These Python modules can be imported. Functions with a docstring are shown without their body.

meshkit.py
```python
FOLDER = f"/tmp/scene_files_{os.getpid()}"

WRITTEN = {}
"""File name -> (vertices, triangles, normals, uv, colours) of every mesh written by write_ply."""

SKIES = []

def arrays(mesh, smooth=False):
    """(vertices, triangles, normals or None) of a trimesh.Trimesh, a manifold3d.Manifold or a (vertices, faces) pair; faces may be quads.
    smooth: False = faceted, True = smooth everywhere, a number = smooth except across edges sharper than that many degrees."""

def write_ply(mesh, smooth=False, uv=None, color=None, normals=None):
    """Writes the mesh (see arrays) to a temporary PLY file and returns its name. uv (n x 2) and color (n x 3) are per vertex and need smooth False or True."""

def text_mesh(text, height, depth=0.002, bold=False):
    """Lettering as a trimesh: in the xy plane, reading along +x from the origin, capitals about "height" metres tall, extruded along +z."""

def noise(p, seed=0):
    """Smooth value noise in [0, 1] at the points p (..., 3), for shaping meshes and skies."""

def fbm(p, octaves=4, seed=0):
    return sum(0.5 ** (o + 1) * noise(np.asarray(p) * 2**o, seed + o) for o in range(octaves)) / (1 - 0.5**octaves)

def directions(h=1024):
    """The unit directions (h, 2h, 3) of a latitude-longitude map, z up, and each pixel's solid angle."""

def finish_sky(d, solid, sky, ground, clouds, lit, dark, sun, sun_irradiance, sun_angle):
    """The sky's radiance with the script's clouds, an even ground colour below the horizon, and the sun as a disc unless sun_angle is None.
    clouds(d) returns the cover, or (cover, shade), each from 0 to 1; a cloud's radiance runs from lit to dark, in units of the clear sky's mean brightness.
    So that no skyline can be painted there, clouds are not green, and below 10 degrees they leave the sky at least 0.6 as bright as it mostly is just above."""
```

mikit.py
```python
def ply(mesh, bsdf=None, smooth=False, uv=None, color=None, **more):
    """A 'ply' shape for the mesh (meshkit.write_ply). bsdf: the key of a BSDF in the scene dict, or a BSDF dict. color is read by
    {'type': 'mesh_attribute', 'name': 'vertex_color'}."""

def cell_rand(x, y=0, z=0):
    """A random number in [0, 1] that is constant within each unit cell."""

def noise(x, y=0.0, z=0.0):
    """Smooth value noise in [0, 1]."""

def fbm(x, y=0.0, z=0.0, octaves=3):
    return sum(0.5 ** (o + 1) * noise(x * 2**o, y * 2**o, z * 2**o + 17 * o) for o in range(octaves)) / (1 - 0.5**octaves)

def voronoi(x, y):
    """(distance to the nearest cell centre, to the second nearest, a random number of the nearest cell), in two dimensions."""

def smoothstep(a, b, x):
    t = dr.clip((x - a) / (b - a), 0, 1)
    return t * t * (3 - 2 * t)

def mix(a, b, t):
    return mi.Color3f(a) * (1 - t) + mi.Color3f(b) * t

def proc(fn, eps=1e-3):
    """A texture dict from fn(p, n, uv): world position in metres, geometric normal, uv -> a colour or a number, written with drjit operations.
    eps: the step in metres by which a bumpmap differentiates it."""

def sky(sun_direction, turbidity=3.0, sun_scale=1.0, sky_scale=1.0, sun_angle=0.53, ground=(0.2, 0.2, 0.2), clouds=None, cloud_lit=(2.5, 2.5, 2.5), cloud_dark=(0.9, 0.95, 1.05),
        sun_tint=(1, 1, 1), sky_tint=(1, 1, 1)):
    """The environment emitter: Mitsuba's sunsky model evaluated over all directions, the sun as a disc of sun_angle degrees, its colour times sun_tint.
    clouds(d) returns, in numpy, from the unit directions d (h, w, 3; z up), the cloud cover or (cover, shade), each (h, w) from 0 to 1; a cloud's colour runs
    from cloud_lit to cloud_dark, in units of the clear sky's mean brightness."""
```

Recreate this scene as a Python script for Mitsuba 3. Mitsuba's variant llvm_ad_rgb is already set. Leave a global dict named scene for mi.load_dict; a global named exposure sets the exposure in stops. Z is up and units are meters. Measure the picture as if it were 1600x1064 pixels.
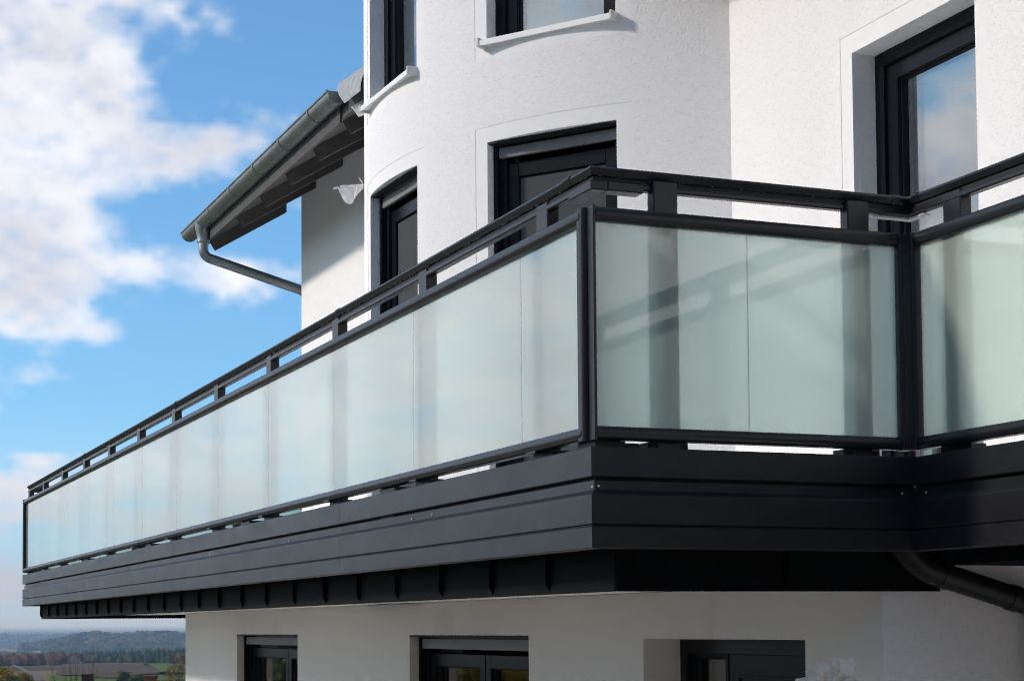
import math, random
import numpy as np
import trimesh
import drjit as dr
import mitsuba as mi
import manifold3d as m3
from shapely.geometry import Polygon
import mikit, meshkit
from mikit import proc, noise, fbm, smoothstep, mix

T = mi.ScalarTransform4f
scene, labels = {}, {}
rng = np.random.default_rng(11)

# ------------------------------------------------------------------ camera, sky, exposure
# World: metres, camera at the origin, +X along the facade towards the viewer, +Y into the house, Z up.
YAW, PITCH, ROLL, FOCAL, PY = 22.453, 2.876, -0.456, 2800.2, 837.6
cy, sy = math.cos(math.radians(YAW)), math.sin(math.radians(YAW))
cp, sp = math.cos(math.radians(PITCH)), math.sin(math.radians(PITCH))
FW = np.array([-cy * cp, sy * cp, sp]); R0 = np.array([sy, cy, 0.0]); U0 = np.cross(R0, FW)
UP = -math.sin(math.radians(ROLL)) * R0 + math.cos(math.radians(ROLL)) * U0
scene['haze_air'] = {'type': 'homogeneous', 'albedo': {'type': 'rgb', 'value': [0.86, 0.90, 0.96]},
                     'sigma_t': {'type': 'rgb', 'value': [0.72e-4, 0.98e-4, 1.42e-4]}}
scene['camera'] = {'type': 'perspective', 'fov': 2 * math.degrees(math.atan(800 / FOCAL)), 'fov_axis': 'x',
                   'principal_point_offset_y': -(PY - 532) / 1064, 'near_clip': 0.05, 'far_clip': 30000.0,
                   'medium': {'type': 'ref', 'id': 'haze_air'},
                   'to_world': T().look_at(origin=[0, 0, 0], target=FW.tolist(), up=UP.tolist())}
exposure = 1.33
SUN_EL, SUN_AZ = math.radians(28.0), math.radians(16.3)
SUN = (-math.sin(SUN_AZ) * math.cos(SUN_EL), -math.cos(SUN_AZ) * math.cos(SUN_EL), math.sin(SUN_EL))

# cloud banks: azimuth (from -X towards +Y), elevation, their half widths in degrees, strength
BANKS = [(6.2, 16.5, 3.0, 5.0, 1.0), (8.8, 16.8, 1.8, 2.4, .55), (8.0, 12.6, 3.2, 1.8, .75), (11.4, 14.9, 2.4, 1.0, .55), (13.4, 14.8, 1.4, .7, .4),
         (7.4, 10.4, 3.2, 1.3, .75), (11.6, 11.3, 3.2, .8, .6), (14.3, 11.6, 2.2, .65, .55), (17.0, 11.6, 2.0, .5, .4), (8.0, 9.4, 2.2, .5, .6),
         (11.7, 8.2, 1.3, .9, -.3), (16.8, 18.6, 1.5, 1.1, -.5), (14.6, 18.9, 1.2, .8, -.2), (7.4, 5.5, 1.6, .22, .33), (6.4, 6.7, .5, .3, .3), (6.4, 3.8, 2.6, 1.7, .62), (6.6, 1.6, 3.0, 1.0, .35),
         (11.2, 19.0, .9, .5, .4),
         (-12, 9.5, 9, 4.5, .5), (-16, 4.5, 14, 4, .5), (-27, 11, 7, 4, .5), (-37, 11.5, 8, 5, .95), (-44, 14, 9, 6, .3), (-98, 23, 18, 9, .7)]


def clouds(d):
    az = np.degrees(np.arctan2(d[..., 1], -d[..., 0])); el = np.degrees(np.arcsin(np.clip(d[..., 2], -1, 1)))
    stretch = 1.0 / (0.30 + np.maximum(d[..., 2], 0))
    p = np.stack([d[..., 0] * stretch * 2.6, d[..., 1] * stretch * 2.6, d[..., 2] * 5.0], -1)
    n = meshkit.fbm(p * 2.1 + 7.3, 6, seed=5)
    fine = meshkit.fbm(d * np.array([30.0, 30.0, 44.0]), 6, seed=21)
    tiny = meshkit.fbm(d * np.array([95.0, 95.0, 120.0]), 4, seed=27)
    wob = meshkit.fbm(d * 11.0, 3, seed=9) - .5
    near = np.exp(-((az - 12) / 11.0) ** 2 - ((el - 10) / 11.0) ** 2)
    b = 0.03 - 0.50 * near
    for a, e, ra, re, s in BANKS:
        b = b + s * np.exp(-((az - a + wob * 2.0) / ra) ** 2 - ((el - e + wob * 1.2) / re) ** 2)
    v = (n - 0.5) * (1.7 - 1.1 * near) + (fine - 0.5) * 1.5 + (tiny - .5) * .6 + b
    cover = np.clip((v + 0.16) / 0.66, 0, 1)
    cover = cover * cover * (3 - 2 * cover) * (.93 - .34 * np.clip((tiny - .42) * 2.4 + (.55 - fine) * 1.3, 0, 1))
    body = meshkit.fbm(d * np.array([15.0, 15.0, 26.0]) + 3.1, 4, seed=33)
    shade = np.clip((v - 0.22) * 0.38 + (body - 0.5) * 1.6, 0, 1)
    low = np.clip(1 - el / 7.0, 0, 1)
    cover = np.maximum(cover, 0.7 * low ** 1.3)
    shade = np.maximum(shade, np.clip(1.35 * low, 0, 1))
    return cover, shade


scene['sky'] = mikit.sky(SUN, turbidity=2.6, clouds=clouds, cloud_lit=(2.75, 2.72, 2.8), cloud_dark=(1.5, 1.5, 1.72), sky_tint=(0.70, 1.0, 1.20), sky_scale=2.0, sun_scale=0.80, sun_angle=5.0,
                         sun_tint=(0.92, 1.04, 1.42), ground=(0.10, 0.11, 0.08))


# ------------------------------------------------------------------ helpers
def key_for(name):
    if not any(k == name or k.startswith(name + '__') for k in scene) and name not in labels:
        return name
    i = 1
    while True:
        k = f'{name}_{i:03d}'
        if not any(q == k or q.startswith(k + '__') for q in scene) and k not in labels:
            return k
        i += 1


def thing(name, label, cat, group=None, kind=None):
    k = key_for(name)
    labels[k] = {'label': label, 'category': cat}
    if group: labels[k]['group'] = group
    if kind: labels[k]['kind'] = kind
    return k


counts = {}


def put(parent, name, mesh, bsdf, smooth=False, label=None):
    base = f'{parent}__{name}'
    n = counts.get(base, 0); counts[base] = n + 1
    k = base if n == 0 else f'{base}_{n:03d}'
    scene[k] = mikit.ply(mesh, bsdf, smooth=smooth)
    if label: labels[k] = {'label': label}
    return k


def single(key, mesh, bsdf, smooth=False):
    scene[key] = mikit.ply(mesh, bsdf, smooth=smooth)
    return key


def structure(key, mesh, bsdf, smooth=False, kind='structure', label=None, cat=None):
    single(key, mesh, bsdf, smooth)
    labels[key] = {'label': label or key.replace('_', ' '), 'category': cat or key.split('_')[-1], 'kind': kind}


def cat(ms):
    return trimesh.util.concatenate([m for m in ms])


def tm(man):
    m = man.to_mesh()
    return trimesh.Trimesh(np.array(m.vert_properties[:, :3]), np.array(m.tri_verts), process=False)


def mbox(x0, x1, y0, y1, z0, z1):
    return m3.Manifold.cube([x1 - x0, y1 - y0, z1 - z0]).translate([x0, y0, z0])


def box(x0, x1, y0, y1, z0, z1, ch=0.0):
    """A box with chamfered edges."""
    if ch <= 0:
        return trimesh.creation.box(bounds=[[x0, y0, z0], [x1, y1, z1]])
    pts = []
    for sx in (0, 1):
        for sy_ in (0, 1):
            for sz in (0, 1):
                c = np.array([(x0, x1)[sx], (y0, y1)[sy_], (z0, z1)[sz]])
                s = np.array([1 - 2 * sx, 1 - 2 * sy_, 1 - 2 * sz]) * ch
                pts += [c + s * [0, 1, 1], c + s * [1, 0, 1], c + s * [1, 1, 0]]
    return trimesh.convex.convex_hull(np.array(pts))


def extr(profile, f):
    """Extrude a polygon (u, v) along w in [0, 1] and place each vertex with f(u, v, w)."""
    m = trimesh.creation.extrude_polygon(Polygon(profile), 1.0, engine='earcut')
    v = m.vertices
    m = trimesh.Trimesh(f(v[:, 0], v[:, 1], v[:, 2]), m.faces, process=False)
    if m.volume < 0:
        m.invert()
    return m


def frame_at(t):
    t = t / np.linalg.norm(t)
    a = np.cross(t, [0, 0, 1.0] if abs(t[2]) < .9 else [1.0, 0, 0]); a /= np.linalg.norm(a)
    return a, np.cross(t, a)


def tube(points, r, sides=20, caps=True):
    p = np.asarray(points, float); r = np.broadcast_to(r, (len(p),))
    t = np.gradient(p, axis=0)
    a, b = frame_at(t[0]); rings = []
    ang = np.arange(sides) * 2 * np.pi / sides
    for i in range(len(p)):
        ti = t[i] / np.linalg.norm(t[i])
        a = a - ti * (a @ ti); a /= np.linalg.norm(a); b = np.cross(ti, a)
        rings.append(p[i] + r[i] * (np.cos(ang)[:, None] * a + np.sin(ang)[:, None] * b))
    v = np.vstack(rings); f = []
    for i in range(len(p) - 1):
        for j in range(sides):
            k = (j + 1) % sides
            f += [[i * sides + j, i * sides + k, (i + 1) * sides + k], [i * sides + j, (i + 1) * sides + k, (i + 1) * sides + j]]
    if caps:
        for base, c, flip in ((0, p[0], True), ((len(p) - 1) * sides, p[-1], False)):
            v = np.vstack([v, c]); ci = len(v) - 1
            for j in range(sides):
                k = (j + 1) % sides
                f.append([ci, base + k, base + j] if flip else [ci, base + j, base + k])
    m = trimesh.Trimesh(v, f, process=False)
    if m.volume < 0: m.invert()
    return m


def bend(points, rad=0.08, n=8):
    """Rounds the corners of a polyline."""
    p = [np.array(q, float) for q in points]; out = [p[0]]
    for a, b, c in zip(p, p[1:], p[2:]):
        u = (a - b) / np.linalg.norm(a - b); w = (c - b) / np.linalg.norm(c - b)
        d = min(rad, .45 * np.linalg.norm(a - b), .45 * np.linalg.norm(c - b))
        s, e = b + u * d, b + w * d
        for t in np.linspace(0, 1, n):
            out.append((1 - t) ** 2 * s + 2 * t * (1 - t) * b + t * t * e)
    out.append(p[-1])
    return np.array(out)


def quad(a, b, c, d):
    return trimesh.Trimesh(np.array([a, b, c, d], float), [[0, 1, 2], [0, 2, 3]], process=False)


# ------------------------------------------------------------------ materials
def B(key, d):
    scene[key] = d


def rgb(*c):
    return {'type': 'rgb', 'value': list(c)}


def two(d):
    return {'type': 'twosided', 'bsdf': d}


def plaster_height(p, n, uv):
    a = noise(p.x * 118, p.y * 118, p.z * 128 + p.x * 21)
    b = noise(p.x * 61 + 7, p.y * 61 + p.z * 13, p.z * 66)
    return smoothstep(0.25, 0.75, a) * 0.7 + b * 0.5


def plaster_col(p, n, uv):
    a = fbm(p.x * 0.9, p.y * 0.9, p.z * 1.3, 4)
    streak = fbm(p.x * 5.5, p.y * 5.5, p.z * 0.45, 3)
    g = fbm(p.x * 60, p.y * 60, p.z * 85, 2)
    pit = smoothstep(.58, .80, fbm(p.x * 95, p.y * 95, p.z * 120, 2))
    v = 0.85 + (a - .5) * 0.05 + (streak - .5) * 0.035 + (g - .5) * 0.08 - pit * .085
    return mi.Color3f(v * 1.0, v * 0.985, v * 0.985)


def smooth_col(p, n, uv):
    a = fbm(p.x * 3.0, p.y * 3.0, p.z * 4.0, 3)
    v = 0.845 + (a - .5) * 0.035
    return mi.Color3f(v, v * 0.988, v * 0.988)


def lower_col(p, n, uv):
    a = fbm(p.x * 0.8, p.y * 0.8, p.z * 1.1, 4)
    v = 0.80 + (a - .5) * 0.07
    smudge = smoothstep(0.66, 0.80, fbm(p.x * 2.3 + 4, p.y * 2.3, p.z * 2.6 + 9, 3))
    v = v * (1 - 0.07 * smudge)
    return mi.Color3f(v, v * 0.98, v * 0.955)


B('plaster', two({'type': 'bumpmap', 'arbitrary': proc(plaster_height, 0.003), 'scale': 0.0031,
                  'bsdf': {'type': 'principled', 'base_color': proc(plaster_col), 'roughness': 0.95, 'specular': 0.15}}))
B('smooth_plaster', two({'type': 'principled', 'base_color': proc(smooth_col), 'roughness': 0.9, 'specular': 0.2}))
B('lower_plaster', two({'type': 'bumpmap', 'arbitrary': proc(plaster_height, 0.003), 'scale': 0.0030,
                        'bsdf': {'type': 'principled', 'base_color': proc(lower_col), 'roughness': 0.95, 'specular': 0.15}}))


def anth_col(p, n, uv):
    a = fbm(p.x * 2.2, p.y * 2.2, p.z * 7, 4)
    dust = smoothstep(.52, .85, fbm(p.x * 9, p.y * 9, p.z * 14, 3))
    s = noise(p.x * 420, p.y * 420, p.z * 420)
    v = 0.92 + (a - .5) * 0.22 + dust * 0.12 + (s - .5) * 0.10
    return mi.Color3f(0.0135 * v, 0.0147 * v, 0.0185 * v)


def anth_rough(p, n, uv):
    return 0.28 + 0.14 * fbm(p.x * 6, p.y * 6, p.z * 9, 3)


B('anthracite', two({'type': 'principled', 'base_color': proc(anth_col), 'roughness': proc(anth_rough), 'specular': 0.34}))
B('rail_anthracite', two({'type': 'principled', 'base_color': proc(anth_col), 'roughness': 0.32, 'specular': 0.42}))


def seam_col(p, n, uv):
    a = fbm(p.x * 3, p.y * 3, p.z * 5, 4)
    v = 0.8 + (a - .5) * 0.5
    return mi.Color3f(0.006 * v, 0.0072 * v, 0.009 * v)


B('seam_metal', two({'type': 'principled', 'base_color': proc(seam_col), 'roughness': 0.6, 'specular': 0.05}))
B('black_plastic', two({'type': 'principled', 'base_color': rgb(.010, .0105, .012), 'roughness': 0.42, 'specular': 0.3}))
B('gasket', two({'type': 'principled', 'base_color': rgb(.012, .012, .013), 'roughness': 0.6, 'specular': 0.3}))
B('window_dark', two({'type': 'principled', 'base_color': rgb(.007, .008, .011), 'roughness': 0.24, 'specular': 0.14}))
B('shutter_grey', two({'type': 'principled', 'base_color': rgb(.20, .20, .205), 'roughness': 0.45, 'specular': 0.4}))
B('sill_white', two({'type': 'principled', 'base_color': rgb(.80, .80, .79), 'roughness': 0.35, 'specular': 0.5}))
B('cap_grey', two({'type': 'principled', 'base_color': rgb(.55, .55, .54), 'roughness': 0.5, 'specular': 0.4}))
B('steel', two({'type': 'roughconductor', 'material': 'Cr', 'alpha': 0.25}))


def zinc_col(p, n, uv):
    a = fbm(p.x * 5, p.y * 9, p.z * 9, 4); c = fbm(p.x * 40, p.y * 40, p.z * 40, 3)
    v = 0.31 + (a - .5) * 0.18 + (c - .5) * 0.08
    return mi.Color3f(v * .93, v * 1.0, v * 1.0)


B('zinc', two({'type': 'principled', 'base_color': proc(zinc_col), 'metallic': 0.75, 'roughness': 0.40, 'specular': 0.5}))


def galv_col(p, n, uv):
    _, _, c = mikit.voronoi(p.x * 30 + p.y * 18, p.z * 34 - p.y * 20)
    a = fbm(p.x * 6, p.y * 6, p.z * 6, 3)
    v = 0.40 + (c - .5) * 0.14 + (a - .5) * .2
    return mi.Color3f(v, v * 0.98, v * 0.90)


B('galvanised', two({'type': 'principled', 'base_color': proc(galv_col), 'metallic': 0.55, 'roughness': 0.42, 'specular': 0.5}))


def wood_grey(p, n, uv):
    g = fbm(p.x * 14, p.y * 2.5, p.z * 14, 4)
    v = 0.075 + (g - .5) * 0.03
    return mi.Color3f(v * 1.0, v * 0.95, v * 0.93)


B('painted_timber', two({'type': 'principled', 'base_color': proc(wood_grey), 'roughness': 0.6, 'specular': 0.3}))
B('roof_dark', two({'type': 'principled', 'base_color': rgb(.05, .05, .055), 'roughness': 0.6}))
B('inside', two({'type': 'diffuse', 'reflectance': rgb(.16, .155, .15)}))
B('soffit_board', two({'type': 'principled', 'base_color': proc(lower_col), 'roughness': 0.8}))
B('clear_glass', {'type': 'thindielectric', 'int_ior': 1.52, 'ext_ior': 1.0})
B('coated_glass', {'type': 'thindielectric', 'int_ior': 2.5, 'ext_ior': 1.0, 'specular_transmittance': rgb(.80, .84, .82)})


def frost_col(p, n, uv):
    a = fbm(p.x * 1.3, p.y * 1.3, p.z * 2.0, 3)
    v = 1 + (a - .5) * 0.05
    return mi.Color3f(.745 * v, .885 * v, .815 * v)


B('frosted_film', {'type': 'principledthin', 'base_color': proc(frost_col), 'roughness': 0.40, 'spec_trans': 0.34, 'diff_trans': 1.0, 'eta': 1.15})
B('mesh_screen', two({'type': 'diffuse', 'reflectance': rgb(.080, .086, .090)}))
B('joint_seal', two({'type': 'principled', 'base_color': rgb(.16, .20, .195), 'roughness': 0.5}))
B('glass_edge', two({'type': 'principled', 'base_color': rgb(.30, .42, .40), 'roughness': 0.3}))
B('thin_plastic', {'type': 'principledthin', 'base_color': rgb(.95, .91, .86), 'roughness': 0.22, 'spec_trans': 0.06, 'diff_trans': 0.2, 'eta': 1.4})
B('white_rag', {'type': 'principledthin', 'base_color': rgb(.82, .80, .79), 'roughness': 0.6, 'spec_trans': 0.0, 'diff_trans': 0.6, 'eta': 1.3})

# ------------------------------------------------------------------ house
WALL_Y = 4.925            # outer face of the main facade
BX, BY, BR = -10.915, 6.23, 2.60      # round bay: axis and radius
A1, A2 = math.radians(1.55), math.radians(35.8)   # facing of two bay windows, from -Y towards +X
HALF, TRIM = math.radians(9.65), math.radians(11.75)
LOW_Y = 3.70              # outer face of the lower storey
house = thing('house', 'white rendered house with a round window bay and dark window frames above the long balcony', 'house')


def bay_rot(man, a):
    """Local frame of a bay window: u to the right along the chord, v inwards, origin at the axis -> world."""
    return man.rotate([0, 0, math.degrees(a)]).translate([BX, BY, 0])


def bay_map(u, v, z, a):
    c, s = math.cos(a), math.sin(a)
    return np.stack([BX + c * u - s * v, BY + s * u + c * v, z + 0 * u], -1)


# window local frame: outer surface of the wall is at v = -BR*cos(HALF); openings
CH = BR * math.sin(HALF)
SEG = 900
cyl = lambda r, z0, z1: m3.Manifold.cylinder(z1 - z0, r, r, SEG).translate([BX, BY, z0])
LOW_Z, HEAD, UPSILL, UPHEAD = 0.55, 2.868, 3.475, 5.55


def wedge(a, half, z0, z1):
    pts = [(0, 0)] + [(5 * math.sin(t), -5 * math.cos(t)) for t in np.linspace(-half, half, 9)]
    cs = m3.CrossSection([np.array(pts)])
    if cs.area() < 1e-6: cs = m3.CrossSection([np.array(pts[::-1])])
    return bay_rot(m3.Manifold.extrude(cs, z1 - z0).translate([0, 0, z0]), a)


bay = cyl(BR, 0.30, 6.1) - cyl(BR - 0.36, 0.2, 6.2)
bay = bay - mbox(BX - 4, BX + 4, WALL_Y + 0.34, BY + 4, 0, 3.6)
trims = []
AL = -math.radians(32.5)
for a in (A1, A2, AL):
    for z0, z1, tz0, tz1 in ((LOW_Z, HEAD, 0.4, 2.962), (UPSILL - 0.02, UPHEAD, 3.367, UPHEAD + .1)):
        op = bay_rot(mbox(-CH, CH, -BR - .3, -BR + .6, z0, z1), a)
        zone = wedge(a, TRIM, tz0, tz1)
        bay = bay - (zone ^ (cyl(BR + .05, tz0, tz1) - cyl(BR - .022, tz0 - .1, tz1 + .1))) - op
        trims.append(((zone ^ (cyl(BR - .0035, tz0, tz1) - cyl(BR - .0215, tz0 - .1, tz1 + .1))) - op))
put(house, 'bay_wall', tm(bay), 'plaster', 25, 'round white bay wall of coarse plaster')

DX0, DX1, DZ1 = -7.456, -6.476, 2.826
main = mbox(-8.70, 4.0, WALL_Y, WALL_Y + .36, .22, 4.45) - mbox(DX0, DX1, WALL_Y - .2, WALL_Y + .6, .55, DZ1)
zone = mbox(-7.557, -6.385, WALL_Y - .02, WALL_Y + .022, .40, 2.925)
main = main - zone
put(house, 'main_wall', tm(main), 'plaster')
door_trim = mbox(-7.5565, -6.3855, WALL_Y + .0035, WALL_Y + .0215, .40, 2.9245) - mbox(DX0, DX1, WALL_Y - .2, WALL_Y + .6, .55, DZ1)
left = mbox(-17.45, -13.05, WALL_Y, WALL_Y + .36, -2.6, 4.62)
left = left - cyl(BR - .01, -3, 7)
put(house, 'left_wall', tm(left), 'plaster', label='left end of the facade under the eaves')
put(house, 'gable_wall', box(-17.45, -17.09, WALL_Y + .362, 13.0, -2.6, 4.8), 'plaster')
put(house, 'gable_wall', box(3.64, 4.0, WALL_Y + .362, 13.0, -2.6, 4.8), 'plaster')
put(house, 'rear_wall', box(-17.45, 4.0, 13.0, 13.36, -2.6, 4.8), 'plaster')

LW = [(-15.154, -13.238, -0.051, .098), (-10.648, -8.735, -0.050, .098), (-7.387, -5.991, -0.0625, .190)]
low = mbox(-17.23, -5.467, LOW_Y, LOW_Y + .36, -2.6, .1475)
low = low + mbox(-5.82, -5.467, LOW_Y + .2, WALL_Y - .002, -2.6, .1475)
put(house, 'lower_return_wall', box(-5.4668, -5.4615, LOW_Y + .0005, WALL_Y - .002, -2.6, .2135), 'plaster')
for x0, x1, zh, _ in LW:
    low = low - mbox(x0, x1, LOW_Y - .2, LOW_Y + .6, -2.25 if zh < -.06 else -1.45, zh)
put(house, 'return_top', box(-5.82, -5.467, 3.862, WALL_Y - .002, .148, .2135), 'lower_plaster')
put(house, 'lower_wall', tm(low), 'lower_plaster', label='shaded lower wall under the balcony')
put(house, 'lower_side_wall', box(-5.46, 4.0, WALL_Y, WALL_Y + .36, -2.6, .212), 'plaster')
put(house, 'lower_end_wall', box(-17.23, -16.87, LOW_Y + .361, WALL_Y - .002, -2.6, .1475), 'lower_plaster')
# floors and partitions inside (seen dimly through the panes)
put(house, 'floor_slab', box(-17.08, 3.63, WALL_Y + .365, 12.99, .22, .5), 'inside')
put(house, 'floor_slab', box(-17.08, 3.63, WALL_Y + .365, 12.99, 3.05, 3.4), 'inside')
put(house, 'bay_floor', tm((cyl(BR - .365, .31, .5) - mbox(BX - 4, BX + 4, WALL_Y + .362, BY + 4, 0, 1))), 'inside')
put(house, 'bay_floor', tm((cyl(BR - .365, 3.05, 3.4) - mbox(BX - 4, BX + 4, WALL_Y + .362, BY + 4, 3, 4))), 'inside')
for px in (-13.0, -8.45, -4.2):
    put(house, 'partition', box(px, px + .12, WALL_Y + .37, 12.98, .51, 3.04), 'inside')
for px in (-12.5, -8.1):
    put(house, 'partition', box(px, px + .12, LOW_Y + .37, 12.98, -2.59, .1), 'inside')
put(house, 'partition', box(-17.0, 3.6, 9.0, 9.12, .51, 3.04), 'inside')
put(house, 'partition', box(-17.0, 3.6, 8.6, 8.72, -2.59, .2), 'inside')


def window(label, m, u0, u1, z0, z1, reveal, trim=None, strip=False, mullion=None, dark_strip=False, sash_w=.085, glass='coated_glass', door=False, leaf=False):
    """m(u, v, z): local to world, v = 0 on the plane of the wall's outer edge, growing inwards."""
    w = f'{house}__window'; n = counts.get(w, 0); counts[w] = n + 1
    w = w if n == 0 else f'{w}_{n:03d}'

    def bx(a0, a1, v0, v1, b0, b1, ch=.004):
        mm = box(a0, a1, v0, v1, b0, b1, ch)
        return trimesh.Trimesh(m(mm.vertices[:, 0], mm.vertices[:, 1], mm.vertices[:, 2]), mm.faces, process=False)
    v = reveal
    top = z1
    fw = .07
    scene[w] = mikit.ply(cat([bx(u0 - .01, u0 + fw, v, v + .09, z0, top), bx(u1 - fw, u1 + .01, v, v + .09, z0, top),
                              bx(u0 + fw - .002, u1 - fw + .002, v + .001, v + .089, top - fw, top + .01), bx(u0 + fw - .002, u1 - fw + .002, v + .001, v + .089, z0 - .01, z0 + fw)]), 'window_dark')
    labels[w] = {'label': label}
    if strip:
        put(w, 'shutter_strip', cat([bx(u0 + .035, u1 - .012, v - .028, v - .004, top - .085, top - .022, .003)]), 'shutter_grey')
        put(w, 'guide_rail', bx(u0 + .003, u0 + .03, v - .04, v - .002, z0 + .01, top - .002), 'window_dark')
        put(w, 'guide_rail', bx(u1 - .03, u1 - .003, v - .04, v - .002, z0 + .01, top - .09), 'window_dark')
        put(w, 'shutter_slot', bx(u0 + .002, u1 - .002, v - .10, v - .030, top - .012, top - .001, .001), 'gasket')
    a0, a1 = u0 + fw - .012, u1 - fw + .012
    b0, b1 = z0 + fw - .012, top - fw + .012
    if strip: b1 -= .055
    spans = [(a0, a1)] if mullion is None else [(a0, mullion - .004), (mullion + .004, a1)]
    for i_, (s0, s1) in enumerate(spans):
        sw = sash_w
        if leaf and i_ == 1:
            lf = put(w, 'door_leaf', bx(s0, s1, v + .022, v + .09, b0, b1), 'window_dark')
            put(lf, 'panel_moulding', cat([bx(s0 + .10, s1 - .10, v + .014, v + .0215, b1 - .115, b1 - .10, .002), bx(s0 + .085, s0 + .0995, v + .014, v + .0215, b0 + .1, b1 - .10, .002)]), 'window_dark')
            continue
        if leaf: sw = .03
        s = put(w, 'sash', cat([bx(s0, s0 + sw, v + .022, v + .1, b0, b1), bx(s1 - sw, s1, v + .022, v + .1, b0, b1),
                                bx(s0 + sw - .003, s1 - sw + .003, v + .0225, v + .0995, b1 - sw, b1), bx(s0 + sw - .003, s1 - sw + .003, v + .0225, v + .0995, b0, b0 + sw + (.05 if door else 0))]), 'window_dark')
        g0, g1, h0, h1 = s0 + sw - .002, s1 - sw + .002, b0 + sw - .002, b1 - sw + .002
        put(w, 'gasket', cat([bx(g0, g0 + .008, v + .045, v + .06, h0, h1, .001), bx(g1 - .008, g1, v + .045, v + .06, h0, h1, .001), bx(g0 + .008, g1 - .008, v + .045, v + .06, h1 - .008, h1, .001)]), 'gasket')
        for dv in (.058, .080):
            P = [m(np.array([x]), np.array([v + dv]), np.array([z]))[0] for x, z in ((g0, h0), (g1, h0), (g1, h1), (g0, h1))]
            put(w, 'pane', quad(*P), glass)
    if trim is not None:
        put(w, 'surround', trim, 'smooth_plaster', 25 if not isinstance(trim, trimesh.Trimesh) else False)
    return w


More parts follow.
